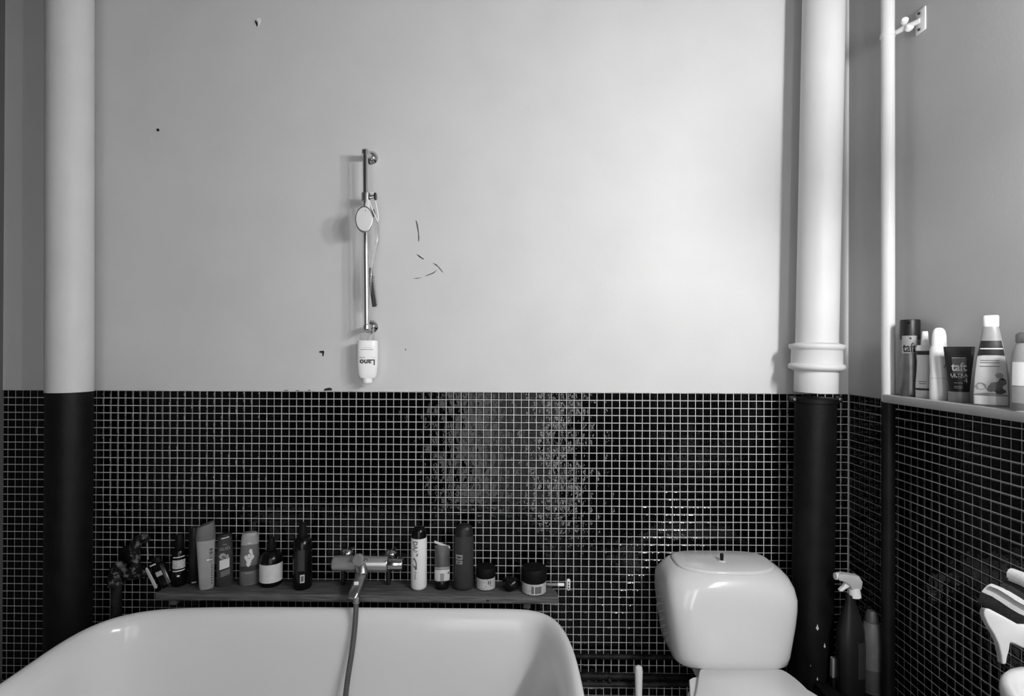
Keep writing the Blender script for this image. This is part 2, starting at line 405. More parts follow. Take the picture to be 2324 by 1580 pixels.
class Bottle:
    """bottle standing at loc, lofted parts (t,wx[,wy]) of height H, half width a, half depth b"""
    def __init__(s, name, label, cat, loc, H, a, b, parts, e=2., rz=0., group=None, rx=0., ry=0., shear=0.):
        s.o = thing(name, label, cat, loc, rz, group, rx, ry); s.H, s.a, s.b, s.e = H, a, b, e
        s.prof = []; s.parts = {}; s.shear = shear
        for p in parts:
            nm, mat, pr = p[:3]; sharp = p[3] if len(p) > 3 else 40
            s.parts[nm] = obj(nm, loft(pr, a, b, H, e, shear=shear), mat, s.o, sharp)
            s.prof += pr
    def ab(s, z):
        t = z/s.H; pr = s.prof
        for p, q in zip(pr, pr[1:]):
            if p[0] <= t <= q[0]:
                k = (t-p[0])/max(q[0]-p[0], 1e-6)
                px, py = p[1], p[-1]; qx, qy = q[1], q[-1]
                return s.a*(px+(qx-px)*k), s.b*(py+(qy-py)*k)
        return s.a, s.b
    def y(s, x, z, off):
        a, b = s.ab(z); a += off; b += off
        u = min(abs(x)/a, .999)
        return -b*(1-u**s.e)**(1/s.e)
    def patch(s, name, mat, x0, x1, t0, t1, off=.0005, skew=0., parent=None, nx=10, nz=4, curve=0.):
        """sticker: x as a fraction of the half width, t as a fraction of the height"""
        bm = bmesh.new(); g = []
        for j in range(nz+1):
            row = []
            for i in range(nx+1):
                u = i/nx; fx = x0+(x1-x0)*u; tt = t0+(t1-t0)*j/nz + skew*u + curve*(4*u*(1-u))
                z = tt*s.H; a, _ = s.ab(z); x = fx*a
                row.append(bm.verts.new((x+s.shear*z, s.y(x, z, off), z)))
            g.append(row)
        for j in range(nz):
            for i in range(nx): bm.faces.new((g[j][i], g[j][i+1], g[j+1][i+1], g[j+1][i]))
        o_ = obj(name, bm, mat, parent or (getattr(s, 'lab', None) if off > .0006 and name != 'label' else None) or s.o, 60)
        if name == 'label': s.lab = o_
        return o_
    def text(s, body, mat, size, xf, t, name='lettering', off=.0008, rot=0., sx=1., bold=0., parent=None):
        bm = text_bm(body, size, bold); cx = xf*s.a; cz = t*s.H
        c, sn = math.cos(rot), math.sin(rot)
        for v in bm.verts:
            x, z = v.co.x*sx, v.co.y; x, z = c*x-sn*z+cx, sn*x+c*z+cz
            v.co = Vector((x+s.shear*z, s.y(x, z, off), z))
        me = bpy.data.meshes.new(name); bm.to_mesh(me); bm.free()
        return link(name, me, mat, parent or getattr(s, 'lab', None) or s.o, smooth=False)
    def blob(s, name, mat, cx, ct, rx, rt, off=.0006, n=14, parent=None, pts=None):
        bm = bmesh.new(); vs = []
        P_ = pts or [(math.cos(2*math.pi*k/n)*(1+.15*math.sin(3*k)), math.sin(2*math.pi*k/n)) for k in range(n)]
        for a, b in P_:
            z = (ct+b*rt)*s.H; x = (cx+a*rx)*s.a
            vs.append(bm.verts.new((x+s.shear*z, s.y(x, z, off), z)))
        bm.faces.new(vs)
        return obj(name, bm, mat, parent or s.o, 60)
def face(X, Y, k=1.): return k*math.atan2(-X, Y-CY)
def on_ledge(x0, x1, ytop, Xo=.918):
    """a bottle on the right ledge from its pixel span"""
    xc = (x0+x1)/2; d = ray(xc, 850); Y = CY + Xo*d.y/d.x
    D = Y-CY; al = math.atan2(Xo, D)
    a = (x1-x0)/2*D/F*math.cos(al)
    H = at(xc, ytop, Y).z - ZS
    return (Xo, Y, ZS), H, a, face(Xo, Y)
# hairspray can
L, H, a, rz = on_ledge(2041, 2089, 726)
b = Bottle('hairspray_can', 'tall dark metallic spray can at the left end of the right ledge', 'spray can', L, H, a, a,
  [('can', 'metal_can', [(0, .9), (.01, .96), (.03, 1), (.72, 1), (.74, .99)]), ('cap', 'g04', [(.74, .985), (.985, .985), (1, .93)])], rz=rz)
b.patch('label', 'g35', -.75, .70, .56, .79); b.text('taft', 'ink', .030, -.04, .63, sx=.62, bold=.0006)
b.blob('emblem', 'ink', .05, .755, .1, .015, .0009)
b.patch('dispenser_slot', 'black', -.25, .05, .945, .965, off=.0006)
# slim white bottle with dark band
L, H, a, rz = on_ledge(2077, 2121, 752, .921)
b = Bottle('lotion_bottle', 'white waisted bottle with dark bands beside the spray can', 'bottle', L, H, a, a*.75,
  [('body', 'cream', [(0, .93), (.02, .97), (.2, .98), (.4, .86), (.55, .82), (.66, .9), (.72, 1), (.76, .97), (.79, .8)]), ('cap', 'plastic', [(.79, .45), (.80, .43), (.9, .36), (.97, .34), (1, .30)])], rz=rz)
b.patch('band', 'ink', -.98, .98, .645, .705, off=.0006); b.patch('band', 'ink', -.98, .98, .115, .145, off=.0006)
b.patch('print_line', 'ink_mid', -.7, .2, .24, .25); b.patch('print_line', 'ink_mid', -.6, .1, .21, .22)
# bright white pump bottle
L, H, a, rz = on_ledge(2109, 2153, 744, .915)
b = Bottle('spray_bottle', 'plain bright white bottle with domed cap and a dark curved logo', 'bottle', L, H, a, a*.85,
  [('body', 'plastic', [(0, .92), (.02, .98), (.1, 1), (.3, .98), (.42, .94), (.6, 1), (.70, .97), (.745, .82)]), ('cap', 'bright', [(.745, .80), (.76, .80), (.9, .74), (.96, .62), (.99, .42), (1, .2)])], rz=rz)
for k in range(7):
    t0 = .44+k*.028; x0 = .50+.28*math.sin((k+.5)/7*math.pi)
    b.patch('logo_stroke', 'ink_mid', x0-.04, x0+.04, t0, t0+.030, nx=2, nz=1)
b.patch('print_line', 'g50', -.9, .9, .30, .305)
# dark tube standing on its cap
L, H, a, rz = on_ledge(2141, 2212, 787, .917)
b = Bottle('hair_gel_tube', 'dark squeeze tube standing on its grey cap on the right ledge', 'tube', L, H, a, a*.55,
  [('cap', 'g35', [(0, .66, 1.0), (.01, .68, 1.05), (.185, .69, 1.05), (.19, .66, 1)]), ('tube', 'g04', [(.19, .66, .98), (.3, .70, .92), (.6, .82, .62), (.9, .95, .15), (.93, .97, .06), (1, 1.0, .06)])], rz=rz)
b.patch('label', 'g12', -.50, .52, .52, .80); b.text('taft', 'pale_ink', .024, .0, .63, sx=.75, bold=.0005)
b.patch('print_line', 'pale_ink', -.5, .45, .795, .805, off=.0009)
b.text('ULTRA', 'pale_ink', .009, 0, .485, bold=.0002); b.text('STRONG', 'pale_ink', .006, 0, .45)
b.text('4', 'pale_ink', .014, .42, .39)
for t in (.345, .285, .255): b.patch('print_line', 'pale_ink', -.45, .35, t, t+.008)
# tall label bottle
L, H, a, rz = on_ledge(2208, 2290, 716, .914)
b = Bottle('oil_bottle', 'tall pale bottle with white screw cap and fruit label', 'bottle', L, H, a, a*.55,
  [('body', 'g35', [(0, .93), (.02, .98), (.12, 1), (.35, .93), (.55, .80), (.72, .60), (.80, .52), (.86, .44), (.875, .40)]), ('cap', 'bright', [(.875, .42), (.88, .44), (.985, .44), (1, .40)])], rz=rz)
b.patch('label', 'ink', -.93, .93, .56, .72); b.patch('stripe', 'label', -.85, .9, .625, .64, off=.0009)
b.patch('label', 'label', -.93, .93, .13, .545, curve=.02)
for t in (.50, .475, .435): b.patch('print_line', 'ink_mid', -.7, .55, t, t+.007, off=.0009)
b.patch('label', 'plastic', -1*.93, -.12, .0+.02, .115, off=.0006); b.patch('label', 'cream', -.12, .93, .02, .115, off=.0006)
for cx, ct, rx, rt, m in ((.25, .22, .38, .05, 'g12'), (.60, .27, .22, .045, 'g20'), (.0, .19, .24, .03, 'g20'), (.5, .17, .3, .03, 'g12'), (.45, .34, .22, .03, 'g35'), (-.55, .22, .3, .04, 'g35'), (.62, .30, .10, .012, 'ink')):
    b.blob('printed_fruit', m, cx, ct, rx, rt, .0009)
# bottle cut by the frame
L, H, a, rz = on_ledge(2292, 2392, 754, .912)
b = Bottle('clear_bottle', 'pale translucent bottle with grey cap at the right picture edge', 'bottle', L, H, a, a*.6,
  [('body', 'g35', [(0, .94), (.02, .99), (.3, 1), (.6, .98), (.74, .9), (.82, .78), (.86, .70)]), ('cap', 'g20', [(.865, .72), (.87, .75), (.97, .75), (1, .62)])], rz=rz)
b.patch('label', 'cream', -.9, .9, .32, .62); b.patch('label', 'g35', -.9, .9, .1, .3); b.patch('base_label', 'g20', -.93, .9, .02, .09, off=.0006)

# ================================================================== wooden board over the bath
ZB = CZ - .6665
f0, f1 = atz(341, 1354, ZB), atz(1268, 1357, ZB)
YF = -.104
bx0, bx1 = f0.x, f1.x
poly = [(bx0, YF, ZB-.018), (bx1, YF, ZB-.018), (bx1-.003, YF+.035, ZB-.018), (bx1-.028, -.010, ZB-.018), (bx0+.03, -.010, ZB-.018), (bx0+.004, YF+.04, ZB-.018)]
board = thing('shelf_board', 'long weathered wooden board shelf behind the bathtub', 'shelf', (bx0, YF, ZB-.018))
ob = board.location.copy()
obj('board', prism([Vector(p)-ob for p in poly], (0, 0, .018), bev=.0022), 'wood', board)
for px in (1195, 420):
    q = at(px, 1378, -.03); obj('bracket', bm_box(q.x-ob.x-.010, q.x-ob.x+.010, -.088-ob.y, .0-ob.y-.0004, -.022, -.0002, .002), 'g20', board)
obj('knot', lathe_axis([(0, .004), (.0006, .0035)], (0, -1, 0), Vector((at(1107, 1364, YF).x, YF+.0002, at(1107, 1364, YF).z))-ob, 10), 'ink', board)

def on_board(x0, x1, ytop, ybase, depth=1.):
    xc = (x0+x1)/2; fr = atz(xc, ybase, ZB); D0 = fr.y-CY
    a = (x1-x0)/2*(D0+.02)/F*math.cos(math.atan2(abs(fr.x), D0)); b = a*depth
    Y = min(fr.y + b, -.0045-b)
    X = at(xc, ybase-20, Y).x
    H = at(xc, ytop, Y).z - ZB
    return (X, Y, ZB+.0003), H, a, b, face(X, Y, .9)
# 1 small tilted tube
q = atz(372, 1336, ZB)
t1 = thing('small_tube', 'small dark tube leaning over at the left end of the board', 'tube', (q.x, q.y+.012, ZB+.004), 0, None, 0, math.radians(-24))
h1 = .084
obj('body', loft([(0, .8), (.04, 1), (.7, 1), (.78, .8), (.80, .6)], .020, .013, h1), 'black', t1)
obj('cap', loft([(.8, .62), (.82, .66), (.98, .62), (1, .5)], .020, .013, h1), 'black_matt', t1)
obj('label', bm_box(-.006, .012, -.0136, -.0128, .033, .046, .0002), 'label_pr', t1)
obj('stripe', bm_box(-.013, .005, -.0132, -.0124, .066, .070, .0002), 'label', t1)
t1b = thing('nail_file', 'pale flat strip leaning against the small dark tube', 'file', (q.x-.017, q.y-.008, ZB+.003), 0, None, 0, math.radians(-27))
obj('strip', prism([(-.004, 0, .001), (.003, 0, 0), (.0045, 0, .004), (.004, 0, .058), (.001, 0, .064), (-.002, 0, .062), (-.004, 0, .05)], (0, .003, 0), bev=.0006), 'g50', t1b)
# 2 dark bottle with pale label bands
L, H, a, b_, rz = on_board(389, 424, 1213, 1334)
b = Bottle('dark_label_bottle', 'small black bottle with two pale rings and a pale label', 'bottle', L, H, a, b_,
  [('body', 'black', [(0, .92), (.02, 1), (.55, 1), (.66, .92), (.70, .75)]), ('cap', 'black_matt', [(.70, .55), (.72, .62), (.88, .6), (.97, .45), (1, .3)])], rz=rz)
b.patch('label', 'label_pr', -.85, .85, .36, .53); b.patch('ring', 'label', -.8, .8, .57, .59, skew=.01); b.patch('ring', 'label', -.8, .8, .30, .325, skew=.01)
b.blob('emblem', 'label', -.05, .22, .2, .02)
# 3 slim brown
L, H, a, b_, rz = on_board(428, 456, 1204, 1338)
b = Bottle('slim_dark_bottle', 'slim dark brown bottle half hidden behind the pale grey bottle', 'bottle', (at(441, 1310, -.034).x, -.034, L[2]), at(441, 1197, -.034).z-ZB, a, b_,
  [('body', 'g04', [(0, .9), (.02, 1), (.7, 1), (.78, .95)]), ('cap', 'g04', [(.785, .96), (.8, .98), (.97, .93), (1, .8)])], rz=rz)
b.patch('foot_label', 'label', -.4, .4, .02, .045)
# 4 pale grey bottle with slanted cap
L, H, a, b_, rz = on_board(446, 492, 1190, 1341, .62)
b = Bottle('shampoo_bottle', 'pale grey shampoo bottle with a slanted angular cap, tallest at left of board', 'bottle', L, H, a, b_,
  [('body', 'g35', [(0, .68), (.02, .76), (.2, .80), (.5, .88), (.72, .96), (.765, .98)])], e=2.6, rz=rz, shear=-.02)
capbm = loft([(.77, .99), (.79, 1.02), (.90, .98), (.96, .92), (1.0, .86)], a, b_, H, 2.6)
for v in capbm.verts:
    if v.co.z > .86*H: v.co.z += (v.co.x/a)*.045*H
for v in capbm.verts: v.co.x -= .02*v.co.z
obj('cap', capbm, 'g20', b.o)
b.text('NORN', 'ink_mid', .011, .50, .50, rot=math.radians(-90), bold=.0002)
for t in (.62, .57): b.blob('printed_mark', 'g12', .55, t, .18, .018)
b.patch('print_line', 'bright', .1, .75, .455, .47)
for k in range(8): b.patch('print_line', 'g12', .62, .80, .08+k*.04, .10+k*.04, nx=2, nz=1)
# 5 grey tube with white sticker
L, H, a, b_, rz = on_board(491, 530, 1212, 1334, .6)
b = Bottle('conditioner_bottle', 'charcoal bottle with printed leaf and crooked white sticker', 'bottle', L, H, a, b_,
  [('body', 'g08', [(0, .9), (.03, 1), (.5, 1), (.8, .9), (.93, .82), (.95, .80)]), ('cap', 'g04', [(.95, .82), (.955, .84), (.99, .82), (1, .78)])], e=2.5, rz=rz)
b.patch('rim', 'label', -.5, .6, .925, .945, skew=.02)
b.text('GLISS', 'g35', .0115, -.02, .74, rot=.1); b.text('ultra', 'g35', .006, 0, .82)
b.patch('label', 'label', -.62, .55, .34, .52, skew=.04); b.patch('label', 'g20', -.5, .6, .20, .31, skew=.04)
b.blob('printed_leaf', 'g35', -.25, .60, .42, .06); b.blob('printed_leaf', 'g20', -.15, .58, .22, .03, .0009); b.blob('printed_leaf', 'g35', .32, .58, .15, .05)
# 6 grey bottle with blossoms
L, H, a, b_, rz = on_board(543, 590, 1208, 1330, .6)
b = Bottle('flower_bottle', 'mid grey shampoo bottle with white blossoms printed on its front', 'bottle', L, H, a, b_,
  [('body', 'g20', [(0, .9), (.03, 1), (.4, 1), (.7, .92), (.77, .89)]), ('cap', 'g35', [(.775, .89), (.79, .88), (.93, .82), (.98, .76), (1, .6)])], e=2.4, rz=rz)
for cx, ct, r in ((-.35, .55, .15), (-.05, .57, .16), (.28, .55, .17), (.12, .66, .16), (.2, .62, .12), (-.2, .50, .15), (.02, .47, .17), (-.1, .42, .20), (.15, .51, .13)):
    b.blob('printed_flower', 'label', cx, ct, r, r*.27)
b.patch('band', 'g08', -.95, .95, .28, .38, off=.0004); b.patch('print_line', 'g35', -.4, .35, .235, .25); b.patch('cap_thumb_rest', 'g50', -.2, .2, .80, .83, off=.0008)
b.patch('foot_line', 'g35', -.5, .45, .01, .02)
# 7 round pump bottle with broad white label
L, H, a, b_, rz = on_board(588, 643, 1220, 1336)
b = Bottle('round_label_bottle', 'round black bottle with a broad plain white wrap label', 'bottle', L, H, a, b_,
  [('body', 'black', [(0, .9), (.02, .98), (.05, 1), (.48, 1), (.58, .95), (.66, .78), (.71, .52), (.74, .36)]), ('cap', 'black_matt', [(.74, .38), (.75, .42), (.86, .40), (.87, .34), (.93, .30), (1, .22)])], rz=rz)
b.patch('label', 'label', -.99, .97, .10, .485, off=.0006, nx=24)
# 8 tall black pump bottle
L, H, a, b_, rz = on_board(664, 709, 1187, 1342)
b = Bottle('tall_black_bottle', 'tall black bottle with a tiny white barcode sticker left of the mixer tap', 'bottle', L, H, a, b_,
  [('body', 'black', [(0, .92), (.02, 1), (.66, 1), (.74, .88), (.78, .6)]), ('cap', 'black_matt', [(.78, .48), (.80, .50), (.9, .46), (.92, .40), (1, .3)])], rz=rz)
b.patch('label', 'g08', -.45, .25, .30, .62); b.patch('sticker', 'label', -.22, .24, .12, .245); b.patch('print_block', 'g20', -.14, .16, .14, .225, off=.001)
# 9 tall white bottle with black cap
L, H, a, b_, rz = on_board(932, 969, 1195, 1343)
b = Bottle('white_spray_can', 'tall white cylinder bottle with round black cap right of the mixer tap', 'bottle', L, H, a, b_,
  [('body', 'plastic', [(0, .75), (.02, .93), (.05, 1), (.80, 1), (.83, .97)]), ('cap', 'black', [(.83, .94), (.9, .92), (.96, .8), (.99, .6), (1, .3)])], rz=rz)
b.text('DA', 'ink_mid', .016, -.45, .735, rot=math.radians(-90), bold=.0004)
b.blob('printed_swirl', 'ink_mid', -.5, .44, .28, .10, pts=[(-.9, .7), (0, .95), (.9, .2), (1, -.8), (.6, -1.05), (-.4, -.7), (-1, -.2), (-.2, -.35), (.5, -.4), (.5, .1), (0, .5)])
b.blob('printed_mark', 'ink_mid', -.25, .59, .16, .03, pts=[(-1, -.8), (1, .9), (.8, -1)])
b.patch('print_line', 'ink_mid', -.8, -.1, .655, .665, skew=-.02); b.patch('print_line', 'ink_mid', -.6, -.2, .63, .638, skew=-.02)
b.text('Fresh', 'ink_mid', .010, -.42, .25, rot=math.radians(-90))
# 10 tube upside down on black cap
L, H, a, b_, rz = on_board(986, 1021, 1228, 1341, .8)
b = Bottle('cream_tube', 'grey and white squeeze tube with slanted pale crimp standing on black cap', 'tube', L, H*.96, a, b_,
  [('cap', 'black', [(0, .85), (.01, .9), (.175, .88), (.18, .85)]), ('tube', 'g12', [(.18, .97), (.2, 1), (.45, 1, .9), (.7, .97, .55), (.93, .98, .15), (.95, .98, .08)])], rz=rz)
cb = bm_box(-a*1.02, a*1.02, -.0018, .0018, .93*H*.96, .985*H*.96, .0006)
for v in cb.verts: v.co.z -= v.co.x*.42
obj('crimp', cb, 'label', b.o)
b.patch('label', 'label', -.98, .98, .19, .43, curve=.02); b.patch('band', 'g35', -.97, .97, .44, .485, curve=.02)
b.patch('barcode', 'g35', -.25, .25, .22, .37, off=.0010); b.blob('printed_mark', 'ink', .82, .36, .16, .035, .0010, pts=[(-1, 0), (.8, 1), (.3, 0), (.9, -1)])
# 11 big dark grey bottle
L, H, a, b_, rz = on_board(1030, 1075, 1189, 1345)
b = Bottle('shower_gel_bottle', 'tall dark grey rounded shower gel bottle with small square print', 'bottle', L, H, a, b_*.8,
  [('body', 'g08', [(0, .80), (.015, .92), (.05, 1), (.5, 1.0), (.80, .98), (.825, .97)]), ('cap', 'g04', [(.825, .95), (.84, .93), (.92, .86), (.97, .72), (.995, .45), (1, .2)])], e=2.3, rz=rz)
b.patch('print_block', 'g35', -.80, -.12, .485, .56); b.patch('print_block', 'g35', -.78, -.14, .415, .47)
b.text('MEN', 'ink', .0065, -.46, .52, bold=.0003, off=.0012); b.text('2IN1', 'ink', .006, -.46, .443, bold=.0003, off=.0012)
# 12 jar
def jar(x0, x1, ytop, ybase, name, label, lidf, printed):
    L, H, a, b_, rz = on_board(x0, x1, ytop, ybase)
    b = Bottle(name, label, 'jar', L, H, a*.97, b_*.97,
      [('body', 'black' , [(0, .93), (.03, .98), (lidf-.02, .98), (lidf, .95)]), ('lid', 'black_matt', [(lidf, 1.0), (lidf+.02, 1.02), (.96, 1.02), (1, .97)])], rz=rz)
    b.patch('label', 'label_pr' if printed else 'label', -.985, .985, .04, lidf-.03, off=.0005, nx=22)
    return b
b = jar(1080, 1125, 1285, 1343, 'cream_jar', 'small jar with white label and black lid beside the grey gel bottle', .58, True)
b.patch('print_bar', 'ink', .25, .33, .30, .48, off=.0011); b.patch('print_bar', 'ink', .45, .52, .30, .48, off=.0011)
# 13 dark crumpled pouch
L, H, a, b_, rz = on_board(1138, 1180, 1310, 1348, .8)
bm = bmesh.new(); bmesh.ops.create_icosphere(bm, subdivisions=3, radius=1)
random.seed(5)
for v in bm.verts:
    n = v.co.normalized(); k = 1 + .10*math.sin(7*n.x+2*n.z)*math.cos(6*n.y) + random.uniform(-.035, .035)
    v.co = Vector((n.x*a*k, n.y*b_*k, (n.z*k*.5+.5)*H))
    if v.co.z < .08*H: v.co.z = 0
pch = thing('bath_sponge', 'small crumpled black sponge between the two jars', 'sponge', L)
obj('sponge', bm, 'black', pch, 50); obj('cord', tube([(0, 0, H*.85), (.006, -.006, H*1.08), (.012, -.004, H*.82)], .0012, 8, smooth=2), 'g04', pch)
# 14 jar
b = jar(1183, 1241, 1287, 1355, 'scrub_jar', 'wide low jar with pale printed label at the right board end', .50, True)
b.patch('barcode', 'ink_mid', -.22, .0, .10, .40, off=.0011); b.patch('print_block', 'ink_mid', .08, .6, .10, .38, off=.0011, nx=6); b.patch('white_gap', 'label', 0.0, .07, .06, .44, off=.0012)
# 15 razor
q = at(1290, 1327, -.045); hz = q.z
rzr = thing('razor', 'white disposable razor with its head sticking out past the board end', 'razor', (q.x, q.y, ZB))
dz = hz-ZB
bend = at(1243, 1326, -.035)
obj('handle', tube([(bend.x-q.x-.02, .012, .006), (bend.x-q.x+.006, .004, max(dz*.6, .006)), (-.030, 0, dz+.0), (-.014, 0, dz)], [.0035, .0042, .0046, .003], 12, smooth=1), 'g35', rzr)
obj('grip', tube([(-.030, -.001, dz), (-.012, -.001, dz)], [.0052, .0046], 12), 'bright', rzr)
obj('head', loft([(0, .5), (.1, 1), (.9, 1), (1, .5)], .0055, .004, .032, 3, dz=dz-.016), 'plastic', rzr)
for k in range(3): obj('blade_slot', bm_box(-.0016, .0016, -.0046, -.0036, dz-.010+k*.0075, dz-.006+k*.0075), 'ink', rzr)

# ================================================================== mixer tap
YM = -.064
mc = at(834, 1279, YM)
mix = thing('mixer_tap', 'chrome wall-mounted bath mixer with central spout above the board', 'tap', mc)
def ml(x, y, Y): return at(x, y, Y) - mc
xl, xr, xk = ml(755, 1279, YM).x, ml(881, 1281, YM).x, ml(914, 1281, YM).x
obj('body', lathe_axis([(0, .008), (.001, .0165), (.004, .0195), (.010, .0200), (abs(xr-xl)-.003, .0200), (abs(xr-xl), .0185)], (1, 0, -.004), (xl, 0, .0)), 'satin', mix)
obj('collar', lathe_axis([(0, .0178), (.003, .0178)], (1, 0, 0), (xr-.001, 0, 0)), 'ink', mix)
obj('temperature_knob', lathe_axis([(0, .0170), (.001, .0188), (.006, .0188), (.007, .0178), (abs(xk-xr)-.004, .0172), (abs(xk-xr)-.001, .0160), (abs(xk-xr), .010)], (1, 0, 0), (xr+.002, 0, 0)), 'chrome', mix)
obj('stud', lathe_axis([(0, .0016), (.002, .0016)], (0, -1, .25), ml(876, 1273, YM-.019), 8), 'ink', mix)
for px, py in ((786, 1257), (887, 1259)):
    q = at(px, py+3, -.004) - mc
    obj('rosette', lathe_axis([(0, .0215), (.003, .0215), (.010, .0175), (.016, .011), (.017, .0085)], (0, -1, 0), (q.x, -mc.y-.0004, q.z), 30), 'chrome', mix)
    obj('connector', tube([(q.x, -mc.y-.012, q.z), (q.x*.96, .012, q.z*.4), (q.x*.95, .006, 0)], .0095, 16), 'chrome_dull', mix)
# stub pipes under the body
for px in (779, 882):
    q = at(px, 1297, -.04) - mc; obj('stub', tube([(q.x, .024, .004), (q.x, .024, q.z-.02), (q.x, .026, ZB-mc.z+.002)], [.0062, .006, .0055], 12), 'chrome_dark', mix)
# central block, diverter knob and spout
sp = [ml(822, 1282, YM-.006), ml(822, 1304, YM-.024), ml(812, 1330, YM-.055), ml(803, 1352, YM-.085)]
obj('boss', tube([sp[0]+Vector((0, .01, .006)), sp[0]+Vector((0, -.012, -.006)), sp[1]], [.019, .018, .0155], 20), 'chrome_dull', mix)
def sq_tube(pts, rx, rz):
    bm = bmesh.new(); rs = []
    for i, p in enumerate(pts):
        d = (pts[min(i+1, len(pts)-1)]-pts[max(i-1, 0)]).normalized(); x = Vector((1, 0, 0)); n = d.cross(x).normalized(); x = n.cross(d)
        rs.append([p + x*(rx[i]*sup(20, k, 3.5)[0]) + n*(rz[i]*sup(20, k, 3.5)[1]) for k in range(20)])
    return rings(bm, rs)
obj('spout', sq_tube([sp[1]+Vector((0, .006, .004)), sp[1], sp[2], sp[3], sp[3]+Vector((-.001, -.005, -.006))], [.0145, .0160, .0160, .0150, .011], [.012, .0125, .0115, .011, .009]), 'chrome_dull', mix)
obj('spout_collar', sq_tube([sp[1]+Vector((0, -.001, 0)), sp[1]+Vector((-.001, -.004, -.003))], [.0168, .0168], [.0138, .0138]), 'ink', mix)
q = sp[2] + Vector((-.001, -.010, .010)); obj('spout_window', bm_box(q.x-.006, q.x+.006, q.y-.002, q.y+.001, q.z-.003, q.z+.006, .0008), 'bright', mix)
kn = ml(815, 1271, YM-.030)
obj('diverter_knob', lathe_axis([(0, .0125), (.008, .0150), (.012, .0172), (.018, .0172), (.0215, .0145), (.0225, .007)], (-.1, -1, .15), kn+Vector((0, .014, -.002)), 9), 'satin', mix, 25)
obj('diverter_stem', lathe_axis([(0, .005), (.014, .0045), (.016, .003)], (.9, -.3, .25), kn+Vector((.008, 0, -.002)), 12), 'chrome', mix)
# hose
e0 = sp[3] + mc
hp = [at(809, 1357, e0.y+.003), at(808, 1380, e0.y-.003), at(806, 1420, e0.y-.012), at(799, 1480, e0.y-.03), at(789, 1540, e0.y-.05), at(783, 1590, e0.y-.065), at(779, 1680, e0.y-.09)]
hose = thing('shower_hose', 'grey ribbed hose hanging from the mixer spout into the bathtub', 'hose', hp[0])
bm = bmesh.new(); P_ = [p-hp[0] for p in hp]
for _ in range(4):
    Q = [P_[0]]
    for i in range(len(P_)-1): Q += [P_[i]*.75+P_[i+1]*.25, P_[i]*.25+P_[i+1]*.75]
    Q.append(P_[-1]); P_ = Q
obj('hose', tube(P_, [.0066+(.0005 if i % 2 else 0) for i in range(len(P_))], 12), 'hose', hose)
obj('nut', lathe_axis([(-.004, .0075), (0, .0092), (.012, .0092), (.014, .0078)], (P_[6]-P_[0]), P_[0], 8), 'chrome_dull', hose, 20)

# ================================================================== shower rail
YS = -.062
ra, rb_ = at(829, 347, YS), at(832.5, 742, YS)
rail = thing('shower_rail', 'vertical chrome shower rail on the white wall with two round brackets', 'rail', rb_)
def rl(p): return p - rb_
obj('rail', tube([rl(ra), Vector((0, 0, 0))], .0073, 22), 'chrome', rail)
for p, r in ((ra, 1.), (rb_, 1.)):
    wp = at(843 if p is ra else 843.5, 359 if p is ra else 742, -.0015)
    obj('end_cap', lathe_axis([(-.008, .0055), (-.005, .0098), (.006, .0102), (.010, .007), (.0115, .003)], (0, 0, 1) if p is ra else (0, 0, -1), rl(p), 20), 'chrome', rail)
    obj('bracket_arm', tube([rl(p)+Vector((0, .004, -.001 if p is ra else .001)), rl(wp)+Vector((0, -.012, 0))], [.0070, .0088], 18), 'chrome', rail)
    obj('rosette', lathe_axis([(0, .0195), (.003, .0195), (.009, .0150), (.014, .010), (.015, .007)], (0, -1, 0), rl(wp), 30), 'chrome', rail)
# slider with hand shower
sc = at(831, 448, YS)
obj('slider', lathe_axis([(-.013, .009), (-.011, .0125), (.011, .0125), (.013, .009)], (0, 0, 1), rl(sc), 20), 'chrome_dull', rail)
k2 = at(852, 446, YS)
obj('slider_arm', tube([rl(sc)+Vector((.008, 0, 0)), rl(k2)], [.006, .0045], 14), 'chrome', rail)
obj('slider_knob', lathe_axis([(0, .008), (.001, .0105), (.005, .0105), (.006, .008)], (1, 0, 0), rl(k2)-Vector((.003, 0, 0)), 18), 'chrome_dark', rail)
hc = at(826.5, 498, YS-.034)
hs = thing('hand_shower', 'white oval shower head resting on the chrome rail', 'shower head', hc)
tl = Vector((.16, -1, -.05)).normalized()
def disc(prof, rx, rz_):
    bm = bmesh.new(); q = tl.to_track_quat('Z', 'Y'); rs = []
    for s_, k in prof:
        rs.append([tl*s_ + Vector((math.cos(2*math.pi*i/36)*rx*k, 0, math.sin(2*math.pi*i/36)*rz_*k)) for i in range(36)])
    return rings(bm, rs)
obj('face_plate', disc([(.0, .86), (.004, .90), (.0062, .86), (.0068, .6), (.007, .02)], .0245, .0365), 'plastic', hs)
obj('shell', disc([(-.020, .3), (-.014, .75), (-.006, .98), (0, 1.0), (.003, .96), (.004, .88)], .0245, .0365), 'chrome_dull', hs)
hd = at(835, 455, YS-.012)-hc
obj('handle', tube([Vector((.002, .012, .02)), hd*.7+Vector((.0, .004, 0)), hd], [.009, .0075, .0065], 14, smooth=1), 'plastic', hs)
obj('nozzle_dot', lathe_axis([(0, .0014), (.0006, .0012)], tl, tl*.0066+Vector((.004, 0, .022)), 8), 'ink_mid', hs)
